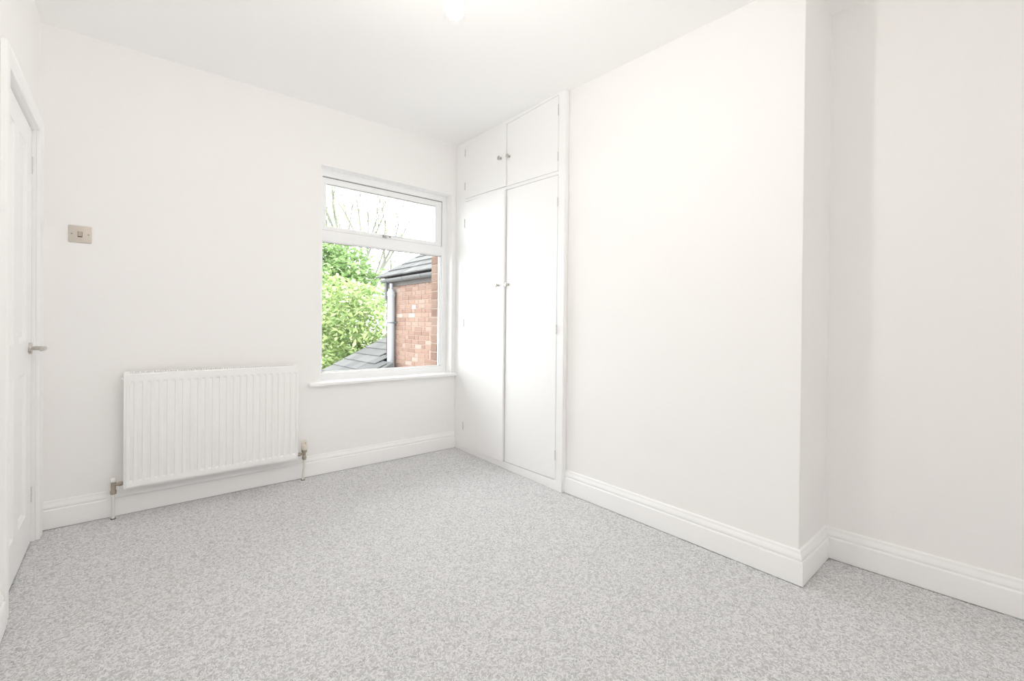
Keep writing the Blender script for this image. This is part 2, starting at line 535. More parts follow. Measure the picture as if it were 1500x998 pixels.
def cup_door(u0, u1, z_bl, z_br, z_tl, z_tr, hinge_u, hinges, knob_u, knob_z, lab, open_deg, proud=0.004):
    """door in a frame opening; z at the far (l) and near (r) edge; pivots at hinge_u"""
    d = empty('door', (-proud, -hinge_u, 0), 0, cup)
    tag(d, lab)
    mb = MB()
    th = 0.020
    rings = []
    for u, zb, zt in ((u0, z_bl, z_tl), (u1, z_br, z_tr)):
        yy = -(u - hinge_u)
        rings.append([(0, yy, zb), (0, yy, zt), (th, yy, zt), (th, yy, zb)])
    mb.loft(rings)
    leaf = mb.build('door_panel', M['cupboard'], d, bevel=0.0025)
    # knob: rose, neck, domed button
    ky = -(knob_u - hinge_u)
    mb = MB()
    mb.lathe((0, ky, knob_z), (-1, 0, 0), [(0, 0.0095), (0.003, 0.0095), (0.005, 0.0065), (0.010, 0.0055), (0.014, 0.007), (0.017, 0.0135),
                                           (0.020, 0.0155), (0.023, 0.0150), (0.0255, 0.012), (0.027, 0.006), (0.0273, 0.0)], 24)
    mb.build('knob', M['nickel'], d, smooth=True)
    s = 1 if hinge_u < (u0 + u1) / 2 else -1
    for za, zb in hinges:
        mb = MB()
        n = 3
        for i in range(n):
            a = za + (zb - za) * i / n
            e = za + (zb - za) * (i + 1) / n - 0.0012
            mb.lathe((-0.003, s * 0.002, a), (0, 0, 1), [(0, 0.0028), (0.001, 0.0036), (e - a - 0.001, 0.0036), (e - a, 0.0028)], 10)
        mb.build('hinge', M['hinge'], d, smooth=True)
    d.rotation_euler = (0, 0, R(open_deg))
    return d
# far doors hinge at the window side, near doors at the chimney side
cup_door(0.147, 0.6965, 2.0578, 2.0298, 2.474, 2.474, 0.146, [(2.128, 2.189), (2.401, 2.462)], 0.640, 2.242,
         'small upper door next to the window', -0.9)
cup_door(0.700, 1.227, 2.0295, 2.0022, 2.474, 2.474, 1.228, [(2.060, 2.118), (2.347, 2.416)], 0.728, 2.234,
         'small upper door next to the chimney breast', 0.0, 0.002)
cup_door(0.147, 0.6960, 0.033, 0.0475, 2.029, 2.003, 0.146, [(0.170, 0.236), (1.013, 1.074), (1.821, 1.893)], 0.628, 1.320,
         'tall lower door next to the window', -1.5)
cup_door(0.700, 1.227, 0.0485, 0.062, 2.001, 1.9755, 1.228, [(0.187, 0.249), (0.976, 1.038), (1.776, 1.836)], 0.728, 1.319,
         'tall lower door next to the chimney breast', 0.0, 0.002)

# ------------------------------------------------------------------ door
droot = empty('door_1', (0, 0, 0))
tag(droot, 'white four panel door with lever handle in the left wall', 'door', kind='structure')
DX = -0.0135
mb = MB()
# leaf with sunk, moulded panels: face grid
ys = [DY0 - 0.003, -0.285, -0.467, -0.567, -0.747, DY1 + 0.003]
zs = [0.003, 0.166, 0.800, 0.938, 1.810, DZ - 0.004]
for iy in range(5):
    for iz in range(5):
        y0, y1, z0, z1 = ys[iy], ys[iy + 1], zs[iz], zs[iz + 1]
        if iy in (1, 3) and iz in (1, 3):
            prof = [(0, 0), (0.004, -0.004), (0.010, -0.006), (0.020, -0.012), (0.022, -0.012)]
            loops = []
            for ins, dep in prof:
                loops.append([(DX + dep, y0 - ins, z0 + ins), (DX + dep, y1 + ins, z0 + ins), (DX + dep, y1 + ins, z1 - ins), (DX + dep, y0 - ins, z1 - ins)])
            vr = [[mb.bm.verts.new(p) for p in lp] for lp in loops]
            for a, b_ in zip(vr, vr[1:]):
                for i in range(4):
                    mb.bm.faces.new((a[i], a[(i + 1) % 4], b_[(i + 1) % 4], b_[i]))
        else:
            mb.quad([(DX, y0, z0), (DX, y1, z0), (DX, y1, z1), (DX, y0, z1)])
mb.quad([(DX - 0.035, ys[0], zs[0]), (DX - 0.035, ys[5], zs[0]), (DX - 0.035, ys[5], zs[5]), (DX - 0.035, ys[0], zs[5])])
for ya in (ys[0], ys[5]):
    mb.quad([(DX, ya, zs[0]), (DX - 0.035, ya, zs[0]), (DX - 0.035, ya, zs[5]), (DX, ya, zs[5])])
for za in (zs[0], zs[5]):
    mb.quad([(DX, ys[0], za), (DX, ys[5], za), (DX - 0.035, ys[5], za), (DX - 0.035, ys[0], za)])
bmesh.ops.remove_doubles(mb.bm, verts=mb.bm.verts[:], dist=1e-5)
leaf = mb.build('door_leaf', M['gloss'], droot)
for iy in (1, 3):
    for iz in (1, 3):
        y0, y1, z0, z1 = ys[iy], ys[iy + 1], zs[iz], zs[iz + 1]
        mb = MB()
        i = 0.021
        j = 0.045
        a = [(DX - 0.0125, y0 - i, z0 + i), (DX - 0.0125, y1 + i, z0 + i), (DX - 0.0125, y1 + i, z1 - i), (DX - 0.0125, y0 - i, z1 - i)]
        b_ = [(DX - 0.006, y0 - j, z0 + j), (DX - 0.006, y1 + j, z0 + j), (DX - 0.006, y1 + j, z1 - j), (DX - 0.006, y0 - j, z1 - j)]
        c = [(p[0] - 0.01, p[1], p[2]) for p in a]
        mb.loft([c, a, b_])
        mb.build('door_panel', M['gloss'], leaf)
# lever handle
hr = empty('door_handle', (DX, -0.205, 0.905), 0, droot)
tag(hr, 'satin nickel lever handle on a round rose')
mb = MB()
mb.lathe((0, 0, 0), (1, 0, 0), [(0, 0.0265), (0.007, 0.0265), (0.0095, 0.025), (0.010, 0.023), (0.010, 0.0)], 32)
mb.build('rose', M['nickel'], hr, smooth=True)
mb = MB()
mb.lathe((0.0095, 0, 0), (1, 0, 0), [(0, 0.0085), (0.004, 0.0085), (0.005, 0.0095), (0.030, 0.0095)], 20)
mb.tube([(0.030, 0, 0), (0.040, -0.002, 0), (0.047, -0.008, 0), (0.050, -0.018, 0), (0.051, -0.05, 0), (0.0515, -0.09, 0), (0.050, -0.112, -0.001), (0.049, -0.118, -0.001)],
        [0.0095, 0.0098, 0.0100, 0.0100, 0.0095, 0.0090, 0.0080, 0.004], 16)
mb.build('lever', M['nickel'], hr, smooth=True)
for za, zb in ((1.712, 1.793), (0.185, 0.259)):
    mb = MB()
    for i in range(3):
        a = za + (zb - za) * i / 3
        e = za + (zb - za) * (i + 1) / 3 - 0.0015
        mb.lathe((DX + 0.001, DY0 - 0.001, a), (0, 0, 1), [(0, 0.002), (0.001, 0.003), (e - a - 0.001, 0.003), (e - a, 0.002)], 10)
    mb.build('hinge', M['hinge'], droot, smooth=True)
# jamb lining + architrave
mb = MB()
for y0, y1 in ((DY0, DY0 + 0.022), (DY1, DY1 - 0.022)):
    mb.box((-0.15, y0, 0), (0.0, y1, DZ + 0.02))
mb.box((-0.15, DY0, DZ), (0.0, DY1, DZ + 0.02))
mb.box((DX - 0.052, DY0 - 0.012, 0), (DX - 0.038, DY0, DZ))
mb.box((DX - 0.052, DY1 + 0.012, 0), (DX - 0.038, DY1, DZ))
mb.box((DX - 0.052, DY1, DZ - 0.012), (DX - 0.038, DY0, DZ))
mb.build('door_jamb', M['gloss'], droot)
AP = [(0.0, 0.0), (0.0, 0.012), (0.004, 0.015), (0.009, 0.015), (0.013, 0.012), (0.018, 0.012), (0.034, 0.016), (0.046, 0.018), (0.060, 0.018), (0.064, 0.015), (0.064, 0.0)]
def archi(ring_pts):
    mb = MB()
    mb.loft(ring_pts)
    return mb
ya, yb, za = DY0 + 0.010, DY1 - 0.010, DZ + 0.010
r0 = [(0.0005 + d, ya + t, 0.0) for t, d in AP]
r1 = [(0.0005 + d, ya + t, za + t - 0.004) for t, d in AP]
r2 = [(0.0005 + d, yb - t, za + t - 0.014) for t, d in AP]
r3 = [(0.0005 + d, yb - t, 0.0) for t, d in AP]
tag(archi([r0, r1, r2, r3]).build('trim_1', M['gloss'], smooth=True), 'white moulded architrave framing the door', 'door frame', kind='structure')

# ------------------------------------------------------------------ radiator
RX0, RX1, RZ0, RZ1, RY = 0.3116, 1.1624, 0.157, 0.757, -0.110
rad = empty('radiator', ((RX0 + RX1) / 2, -0.06, 0.0))
tag(rad, 'white fluted panel radiator on the wall left of the window', 'radiator')
rad_parts = []
def rbuild(mb, name, mat, smooth=True, parent=rad, bevel=0):
    ox, oy, oz = rad.location
    bmesh.ops.translate(mb.bm, verts=mb.bm.verts[:], vec=(-ox, -oy, -oz))
    return mb.build(name, mat, parent, smooth, bevel)
NF, P0, PITCH = 24, 0.333, 0.0345
# front panel: grid with pressed channels
xs = [RX0 + 0.010, RX0 + 0.0115]
kindx = [1, 0]
for k in range(NF):
    a = P0 + k * PITCH
    xs += [a, a + 0.005, a + 0.0165, a + 0.0215]
    kindx += [0, 2, 2, 0]
xs += [RX1 - 0.0115, RX1 - 0.010]
kindx += [0, 1]
zs_ = [RZ0 + 0.008, RZ0 + 0.0095, 0.190, 0.205, 0.702, 0.718, RZ1 - 0.0035, RZ1 - 0.002]
kindz = [1, 0, 0, 2, 2, 0, 0, 1]
mb = MB()
grid = []
for i, x in enumerate(xs):
    col_ = []
    for j, z in enumerate(zs_):
        if kindx[i] == 1 or kindz[j] == 1: dy = 0.007
        elif kindx[i] == 2 and kindz[j] == 2: dy = 0.009
        else: dy = 0.0
        col_.append(mb.bm.verts.new((x, RY + dy, z)))
    grid.append(col_)
for i in range(len(xs) - 1):
    for j in range(len(zs_) - 1):
        mb.bm.faces.new((grid[i][j], grid[i + 1][j], grid[i + 1][j + 1], grid[i][j + 1]))
rbuild(mb, 'front_panel', M['enamel'], smooth=False)
mb = MB()
mb.box((RX0, RY + 0.005, RZ0), (RX1, RY + 0.011, RZ1 - 0.001), 0.002)
rbuild(mb, 'panel_flange', M['enamel'])
mb = MB()
mb.box((RX0 + 0.012, -0.030, RZ0 + 0.01), (RX1 - 0.012, -0.024, RZ1 - 0.01))
rbuild(mb, 'back_panel', M['enamel'], smooth=False)
for xa, xb in ((RX0, RX0 + 0.0025), (RX1 - 0.0025, RX1)):
    mb = MB()
    mb.box((xa, RY + 0.008, RZ0 + 0.004), (xb, -0.022, RZ1 + 0.001), 0.001)
    rbuild(mb, 'side_panel', M['enamel'])
# top grille with slots
mb = MB()
gz0, gz1 = RZ1 - 0.001, RZ1 + 0.006
mb.box((RX0 + 0.003, RY + 0.008, gz0), (RX1 - 0.003, RY + 0.016, gz1 - 0.003))
mb.box((RX0 + 0.003, -0.055, gz0), (RX1 - 0.003, -0.048, gz1 + 0.0015))
mb.box((RX0 + 0.003, -0.032, gz0), (RX1 - 0.003, -0.024, gz1))
mb.box((RX0 + 0.003, RY + 0.016, gz0), (0.337, -0.024, gz1 - 0.0005))
mb.box((1.138, RY + 0.016, gz0), (RX1 - 0.003, -0.024, gz1 - 0.0005))
n = 70
for k in range(n):
    x = 0.337 + (1.138 - 0.337) * (k + 0.5) / n
    mb.box((x - 0.0022, RY + 0.014, gz0), (x + 0.0022, -0.026, gz1))
rbuild(mb, 'top_grille', M['enamel'], smooth=False)
# convector fins inside
mb = MB()
pts = []
for k in range(64):
    x = RX0 + 0.03 + k * (RX1 - RX0 - 0.06) / 63
    pts.append((x, -0.092 if k % 2 == 0 else -0.045))
for (xa, ya_), (xb, yb_) in zip(pts, pts[1:]):
    mb.quad([(xa, ya_, RZ0 + 0.05), (xb, yb_, RZ0 + 0.05), (xb, yb_, RZ1 - 0.04), (xa, ya_, RZ1 - 0.04)])
rbuild(mb, 'convector_fin', M['enamel'], smooth=False)
for xa in (RX0 + 0.14, RX1 - 0.14):
    mb = MB()
    mb.box((xa - 0.02, -0.026, 0.22), (xa + 0.02, -0.0015, 0.70))
    rbuild(mb, 'wall_bracket', M['enamel'], smooth=False)
for s, xa in ((-1, RX0), (1, RX1)):
    mb = MB()
    mb.lathe((xa, -0.060, 0.728), (s, 0, 0), [(0, 0.009), (0.005, 0.009), (0.006, 0.006), (0.009, 0.005), (0.009, 0.0)], 16)
    rbuild(mb, 'bleed_plug', M['enamel'])
# lockshield valve, left
VY = -0.060
mb = MB()
mb.lathe((0.273, VY, 0.128), (0, 0, 1), [(0, 0.0095), (0.002, 0.0125), (0.019, 0.0135), (0.022, 0.0115), (0.026, 0.0105), (0.060, 0.0105), (0.064, 0.0115), (0.066, 0.0115), (0.066, 0.0)], 16)
mb.lathe((0.273, VY, 0.178), (1, 0, 0), [(0.005, 0.0085), (0.019, 0.0085), (0.021, 0.0095), (0.0215, 0.0115), (0.033, 0.0115), (0.034, 0.0095), (0.039, 0.0095)], 16)
vl = rbuild(mb, 'lockshield_valve', M['valve'])
tag(vl, 'small brass valve with white cap')
mb = MB()
mb.lathe((0.273, VY, 0.1935), (0, 0, 1), [(0, 0.0115), (0.008, 0.0115), (0.016, 0.0095), (0.020, 0.005), (0.0205, 0.0)], 20)
rbuild(mb, 'valve_cap', M['clearcap'], parent=vl)
# thermostatic valve, right
mb = MB()
mb.lathe((1.2125, VY, 0.132), (0, 0, 1), [(0, 0.008), (0.003, 0.0120), (0.014, 0.0140), (0.024, 0.0130), (0.028, 0.0095), (0.036, 0.0095), (0.046, 0.0105), (0.050, 0.0155), (0.064, 0.0175), (0.066, 0.0175), (0.066, 0.0)], 18)
mb.lathe((1.2125, VY, 0.172), (-1, 0, 0), [(0.004, 0.0075), (0.024, 0.0075), (0.026, 0.0085), (0.0265, 0.0115), (0.040, 0.0115), (0.041, 0.0095), (0.050, 0.0095)], 16)
vr_ = rbuild(mb, 'thermostatic_valve', M['valve'])
tag(vr_, 'brass valve with cream ribbed thermostat head')
mb = MB()
prof = [(0.0, 0.0165), (0.003, 0.0195), (0.030, 0.0205), (0.034, 0.0195), (0.0355, 0.0175), (0.037, 0.0175), (0.038, 0.019), (0.054, 0.0175), (0.058, 0.0155), (0.060, 0.011), (0.0605, 0.0)]
o_ = Vector((1.2125, VY, 0.197))
rings = []
for t, r_ in prof:
    ring = []
    for k in range(40):
        rr = max(r_ - (0.0012 if (k % 4 in (2, 3) and 0.003 <= t <= 0.054) else 0), 1e-5)
        ring.append(o_ + Vector((math.cos(k * math.pi / 20) * rr, math.sin(k * math.pi / 20) * rr, t)))
    rings.append(ring)
mb.loft(rings)
rbuild(mb, 'thermostat_head', M['cream'], parent=vr_)
mb = MB()
mb.lathe((1.2125, VY - 0.0178, 0.245), (0, -1, 0), [(0, 0.0035), (0.0012, 0.003), (0.0012, 0)], 12)
rbuild(mb, 'head_mark', M['screw'], parent=vr_)
for xa, xb, zt in ((0.273, 0.2725, 0.130), (1.2125, 1.2055, 0.134)):
    mb = MB()
    mb.tube([(xa, VY, zt), (xa, VY, zt * 0.6), (xb, VY + 0.003, 0.03), (xb, VY + 0.003, -0.003)], 0.0072, 14)
    pp = rbuild(mb, 'radiator_pipe', M['clearcap'])
    mb = MB()
    mb.lathe((xb, VY + 0.003, -0.003), (0, 0, 1), [(0, 0.0112), (0.004, 0.0112), (0.005, 0.0105), (0.005, 0.0)], 20)
    rbuild(mb, 'carpet_cut', M['dark'], parent=pp)

# ------------------------------------------------------------------ light switch
sw = empty('light_switch', (0.1405, 0, 1.4745))
tag(sw, 'pale nickel single light switch on the wall near the door', 'light switch')
mb = MB()
mb.box((-0.043, -0.006, -0.043), (0.043, 0.0, 0.043), 0.0025, 2)
mb.build('switch_plate', M['plate'], sw, smooth=True)
mb = MB()
mb.box((-0.0085, -0.0075, -0.015), (0.0085, -0.005, 0.013))
mb.build('rocker_surround', M['dark'], sw)
mb = MB()
mb.prism([(-0.006, -0.011), (-0.0125, -0.0105), (-0.0105, 0.0), (-0.0085, 0.0125), (-0.006, 0.0125)], 'x', -0.0072, 0.0072)
mb.build('rocker', M['rocker'], sw, bevel=0.0006)
for xa in (-0.0305, 0.0315):
    mb = MB()
    mb.lathe((xa, -0.0058, 0), (0, -1, 0), [(0, 0.0042), (0.0008, 0.0040), (0.0014, 0.0028), (0.0015, 0)], 16)
    s_ = mb.build('screw', M['screw'], sw, smooth=True)

# ------------------------------------------------------------------ pendant lamp
PX, PY = 1.095, -1.995
zc = z_ceil(PX, PY)
pl = empty('pendant_lamp', (PX, PY, zc))
tag(pl, 'glowing bare bulb hanging on a white flex from the ceiling', 'lamp')
BZ = 2.016 - zc        # bulb centre
mb = MB()
mb.lathe((0, 0, 0.002), (0, 0, -1), [(0, 0.040), (0.004, 0.040), (0.014, 0.036), (0.022, 0.024), (0.026, 0.010), (0.026, 0)], 28)
mb.build('ceiling_rose', M['upvc'], pl, smooth=True)
mb = MB()
mb.tube([(0, 0, -0.02), (0, 0, BZ + 0.095)], 0.0033, 10)
mb.build('flex', M['cordwhite'], pl, smooth=True)
mb = MB()
mb.lathe((0, 0, BZ + 0.098), (0, 0, -1), [(0, 0.006), (0.006, 0.012), (0.020, 0.015), (0.040, 0.018), (0.050, 0.018), (0.050, 0)], 24)
mb.build('lampholder', M['upvc'], pl, smooth=True)
mb = MB()
prof = [(0.054, 0.0135), (0.042, 0.0145)]
for k in range(15):
    a = R(30 + 150 * k / 14)
    prof.append((0.0295 * math.cos(a), 0.029 * math.sin(a) if k < 14 else 0.0))
mb.lathe((0, 0, BZ), (0, 0, 1), prof, 24)
mb.build('bulb', M['bulb'], pl, smooth=True)

# ------------------------------------------------------------------ carpet pile: geometry-node loops scattered on the floor
def tuft_object():
    mb = MB()
    L, W_, H_ = 0.0085, 0.0024, 0.0042
    rings = []
    for i, (t, s) in enumerate(((-1, 0.35), (-0.72, 0.85), (0, 1.0), (0.72, 0.85), (1, 0.35))):
        ring = []
        for k in range(6):
            a = R(180 * k / 5)
            h = H_ * (1 - 0.45 * t * t)
            bend = 0.0016 * (1 - t * t)
            ring.append((t * L, bend + math.cos(a) * W_ * s, math.sin(a) * h * (0.6 + 0.4 * s) - 0.003))
        rings.append(ring)
    mb.loft(rings, cap=True, close=False)
    bmesh.ops.recalc_face_normals(mb.bm, faces=mb.bm.faces[:])
    me = bpy.data.meshes.new('yarn_loop')
    mb.bm.to_mesh(me)
    mb.bm.free()
    for p in me.polygons:
        p.use_smooth = True
    me.materials.append(M['yarn'])
    return me
def carpet():
    me = bpy.data.meshes.new('carpet_pile')
    # floor outline in convex pieces: door threshold, camera end, beside the chimney breast, beside the cupboard
    yc_, yf_ = YCH1 - 0.0215, YFRONT + 0.01
    bm = bmesh.new()
    for q in ([(-0.012, -0.12), (-0.012, -0.88), (0.022, -0.93), (0.022, -0.0225)],
              [(0.022, yf_), (x_alc(yf_) - 0.022, yf_), (x_alc(YCH1) - 0.022, yc_), (0.022, yc_)],
              [(0.022, yc_), (x_chim(yc_) - 0.0225, yc_), (x_chim(-1.30) - 0.0225, -1.30), (0.022, -1.30)],
              [(0.022, -1.30), (2.354, -1.30), (2.410, -0.0225), (0.022, -0.0225)]):
        f = bm.faces.new([bm.verts.new((x, y, -0.002)) for x, y in q])
    bm.normal_update()
    for f in bm.faces:
        if f.normal.z < 0: f.normal_flip()
    bm.to_mesh(me)
    bm.free()
    me.materials.append(M['backing'])
    o = bpy.data.objects.new('carpet_pile', me)
    COL.objects.link(o)
    tag(o, 'pale grey speckled loop pile carpet covering the whole floor', 'carpet', kind='stuff')
    ng = bpy.data.node_groups.new('loop_pile', 'GeometryNodeTree')
    ng.interface.new_socket('Geometry', in_out='INPUT', socket_type='NodeSocketGeometry')
    ng.interface.new_socket('Geometry', in_out='OUTPUT', socket_type='NodeSocketGeometry')
    N, L = ng.nodes, ng.links
    gi = N.new('NodeGroupInput')
    go = N.new('NodeGroupOutput')
    dp = N.new('GeometryNodeDistributePointsOnFaces')
    dp.distribute_method = 'RANDOM'
    dp.inputs['Density'].default_value = 34000
    io = N.new('GeometryNodeInstanceOnPoints')
    rv = N.new('FunctionNodeRandomValue')
    rv.data_type = 'FLOAT_VECTOR'
    rv.inputs[0].default_value = (-0.25, -0.25, 0)
    rv.inputs[1].default_value = (0.25, 0.25, 6.283)
    rs = N.new('FunctionNodeRandomValue')
    rs.data_type = 'FLOAT'
    rs.inputs[2].default_value = 0.75
    rs.inputs[3].default_value = 1.25
    mesh_src = N.new('GeometryNodeObjectInfo')
    mesh_src.inputs['As Instance'].default_value = False
    jn = N.new('GeometryNodeJoinGeometry')
    L.new(gi.outputs[0], dp.inputs['Mesh'])
    L.new(dp.outputs['Points'], io.inputs['Points'])
    L.new(rv.outputs[0], io.inputs['Rotation'])
    L.new(rs.outputs[1], io.inputs['Scale'])
    L.new(gi.outputs[0], jn.inputs[0])
    L.new(io.outputs[0], jn.inputs[0])
    L.new(jn.outputs[0], go.inputs[0])
    src = bpy.data.objects.new('yarn_loop', tuft_object())
    COL.objects.link(src)
    src.parent = o
    src.location = (1.2, -2.0, -0.06)   # below the floor surface: the pattern the loops are copied from
    tag(src, kind='stuff')
    mesh_src.inputs['Object'].default_value = src
    L.new(mesh_src.outputs['Geometry'], io.inputs['Instance'])
    md = o.modifiers.new('loop_pile', 'NODES')
    md.node_group = ng
carpet()

# ------------------------------------------------------------------ outside: brick house wing
house = empty('brick_house_wing', (4.0, 4.6, -3.0))
tag(house, 'red brick rear wing with slate roof and grey gutter outside the window', 'building')
HO = Vector(house.location)
def hb(mb, name, mat, smooth=False, parent=None, bevel=0):
    bmesh.ops.translate(mb.bm, verts=mb.bm.verts[:], vec=-HO)
    return mb.build(name, mat, parent or house, smooth, bevel)
HX, HY0, HY1 = 4.0, 0.9, 4.62
mb = MB()
mb.box((HX + 0.004, HY0, -3.0), (7.2, HY1 - 0.004, 1.80))
hb(mb, 'wall', M['mortar'])
STR = brick_mesh('brick_stretcher', 0.215, 0.1025, 0.064)
HED = brick_mesh('brick_header', 0.1025, 0.1025, 0.064)
z = 0.132
row = 0
placed = 0
hp = HO
while z < 1.76:
    y = HY1 - 0.002
    if row % 2: 
        seq = 'h'
    else:
        seq = 's'
    i = 0
    while y > 2.75:
        kind_ = 's'
        if row % 4 == 1: kind_ = 'h' if i % 2 == 0 else 's'
        elif row % 4 == 3: kind_ = 's' if i % 2 == 0 else 'h'
        elif row % 2 == 0 and i == 0 and row % 4 == 2: kind_ = 'h'
        l = 0.215 if kind_ == 's' else 0.1025
        o = put(STR if kind_ == 's' else HED, 'brick', house,
                Vector((HX + 0.0512 - random.uniform(0.003, 0.007), y - l / 2, z)) - hp,
                (random.uniform(-0.008, 0.008), random.uniform(-0.01, 0.01), R(90) + random.uniform(-0.012, 0.012)))
        placed += 1
        y -= l + 0.011
        i += 1
    z += 0.0745
    row += 1
# the rest of the wall, nearer and lower, joined
mb = MB()
z = -2.9
row = 0
while z < 1.76:
    y = HY1 - 0.002 if z < 0.09 else 2.72
    y -= (row % 2) * 0.11
    while y > HY0 + 0.2:
        if z < 0.09 or y < 2.74:
            mb.box((HX - 0.005, y - 0.215, z - 0.032), (HX + 0.06, y, z + 0.032))
        y -= 0.226
    z += 0.0745
    row += 1
tag(hb(mb, 'brickwork', M['brick_joined']), kind='stuff')
# fascia, gutter with brackets
GX, GZ = 3.905, 1.80
mb = MB()
mb.box((HX - 0.03, HY0, 1.70), (HX + 0.05, HY1 + 0.10, 1.86))
hb(mb, 'fascia_board', M['soffit'])
mb = MB()
rings = []
for y in (HY0, HY1 + 0.02):
    outer = [(GX + math.cos(a) * 0.062, y, GZ + 0.03 + math.sin(a) * 0.062) for a in [math.pi + math.pi * k / 10 for k in range(11)]]
    inner = [(GX + math.cos(a) * 0.056, y, GZ + 0.03 + math.sin(a) * 0.056) for a in [2 * math.pi - math.pi * k / 10 for k in range(11)]]
    rings.append(outer + inner)
mb.loft(rings)
gut = hb(mb, 'gutter', M['gutter'], True)
y = HY1 - 0.18
while y > 2.0:
    mb = MB()
    pts = [(GX + math.cos(a) * 0.066, y, GZ + 0.03 + math.sin(a) * 0.066) for a in [math.pi + math.pi * k / 10 for k in range(11)]]
    ring1 = [(p[0], p[1] - 0.014, p[2]) for p in pts] + [(GX + (p[0] - GX) * 0.93, p[1] - 0.014, GZ + 0.03 + (p[2] - GZ - 0.03) * 0.93) for p in reversed(pts)]
    ring2 = [(p[0], p[1] + 0.028, p[2]) for p in ring1]
    mb.loft([ring1, ring2])
    hb(mb, 'gutter_bracket', M['gutter'], True, gut)
    y -= 0.62
mb = MB()
mb.lathe((GX, HY1 - 0.10, GZ - 0.03), (0, 0, -1), [(0, 0.035), (0.02, 0.035), (0.03, 0.030), (0.30, 0.030)], 16)
hb(mb, 'gutter_outlet', M['gutter'], True, gut)
# roof: pitch 35 deg, hipped at the far end, individual slates
PT = R(35.5)
ex, ez = 3.86, 1.875
def slate_mesh(name, l, w, th, mat=None):
    mb = MB()
    rngs = [[(0, -w / 2, 0), (0, w / 2, 0), (0, w / 2, th), (0, -w / 2, th)], [(l, -w / 2, 0), (l, w / 2, 0), (l, w / 2, th * 0.6), (l, -w / 2, th * 0.6)]]
    mb.loft(rngs)
    bmesh.ops.recalc_face_normals(mb.bm, faces=mb.bm.faces[:])
    me = bpy.data.meshes.new(name)
    mb.bm.to_mesh(me)
    mb.bm.free()
    me.materials.append(mat or M['slate'])
    return me
SL = slate_mesh('slate_large', 0.30, 0.262, 0.022)
SLH = slate_mesh('slate_half', 0.30, 0.13, 0.022)
gauge = 0.2165
for c in range(9):
    x = ex + c * gauge * math.cos(PT)
    zz = ez + c * gauge * math.sin(PT)
    yend = 4.90 - 1.02 * (x - ex) - 0.04
    y = yend - 0.13
    while y > 2.2:
        tilt = -PT + 0.055 + random.uniform(-0.008, 0.008)
        put(SL, 'slate', house, Vector((x + random.uniform(-0.004, 0.004), y, zz)) - hp, (0, tilt, random.uniform(-0.01, 0.01)))
        y -= 0.267
mb = MB()      # roof boards under the slates: two slopes, hip and ridge
rx, rz_ = 5.6, ez + math.tan(PT) * (5.6 - ex) - 0.02
a = mb.bm.verts.new((ex + 0.05, HY0, ez)); b_ = mb.bm.verts.new((ex + 0.05, 4.83, ez)); c = mb.bm.verts.new((rx, 4.83 - (rx - ex - 0.05), rz_)); d = mb.bm.verts.new((rx, HY0, rz_))
e = mb.bm.verts.new((7.35, 4.83, ez)); f = mb.bm.verts.new((7.35, HY0, ez))
mb.bm.faces.new((a, b_, c, d)); mb.bm.faces.new((b_, e, c)); mb.bm.faces.new((d, c, e, f)); mb.bm.faces.new((a, d, f)); mb.bm.faces.new((a, f, e, b_))
hb(mb, 'roof', M['slate'])
# soil pipe at the far corner
mb = MB()
PXX, PYY = 3.915, 4.33
mb.lathe((PXX, PYY, -3.0), (0, 0, 1), [(0, 0.066), (4.52, 0.066), (4.525, 0.074), (4.60, 0.074), (4.61, 0.060), (4.645, 0.048), (4.65, 0.030), (4.75, 0.030)], 20)
sp = hb(mb, 'soil_pipe', M['pipe'], True)
mb = MB()
for zz in (1.05, -0.2, -1.6):
    mb.lathe((PXX, PYY, zz - 0.012), (0, 0, 1), [(0, 0.0685), (0.024, 0.0685)], 20)
    mb.box((PXX + 0.03, PYY - 0.085, zz - 0.012), (HX + 0.002, PYY - 0.058, zz + 0.012))
hb(mb, 'pipe_bracket', M['gutter'], False, sp)
mb = MB()
mb.tube([(HX - 0.02, HY1 + 0.01, 1.70), (HX - 0.02, HY1 + 0.01, -3.0)], 0.013, 8)
hb(mb, 'corner_pipe', M['soffit'], True)
# small pale repaired patch in the wall
mb = MB()
mb.box((HX - 0.012, 3.58, 1.285), (HX + 0.01, 3.69, 1.345), 0.003)
hb(mb, 'vent_block', new_mat('pale_vent', (0.5, 0.5, 0.49), 0.8))

# lower lean-to roof beyond
lean = empty('lean_to_roof', (4.1, 5.4, -3.0))
tag(lean, 'low grey slate roof at the bottom left corner of the window view', 'building')
LO = Vector(lean.location)
LP = math.atan(0.489)
lx, lz = 2.55, 0.117 - 0.489 * (3.276 - 2.55)
SL2 = slate_mesh('slate_low', 0.33, 0.30, 0.016)
g2 = 0.2475
for c in range(10):
    x = lx + (c * g2 + 0.03) * math.cos(LP)
    zz = lz + (c * g2 + 0.03) * math.sin(LP)
    y = 5.99 - 0.15
    while y > (4.2 if x < 3.5 else 4.46 if x < 3.75 else 4.85):
        put(SL2, 'slate', lean, Vector((x + random.uniform(-0.003, 0.003), y, zz - 0.012)) - LO, (0, -LP + 0.045 + random.uniform(-0.004, 0.004), random.uniform(-0.006, 0.006)))
        y -= 0.303
mb = MB()
xe = lx + 2.5 * math.cos(LP)
ze = lz + 2.5 * math.sin(LP)
for (y0, y1, xa, xb) in ((4.05, 5.97, lx + 0.02, 3.83), (4.70, 5.97, 3.83, xe)):
    za_ = lz + (xa - lx) * 0.489 - 0.03
    zb_ = lz + (xb - lx) * 0.489 - 0.03
    mb.prism([(xa, za_), (xb, zb_), (xb, -3.0), (xa + (0.15 if xa < 3 else 0), -3.0)], 'y', y0, y1)
bmesh.ops.translate(mb.bm, verts=mb.bm.verts[:], vec=-LO)
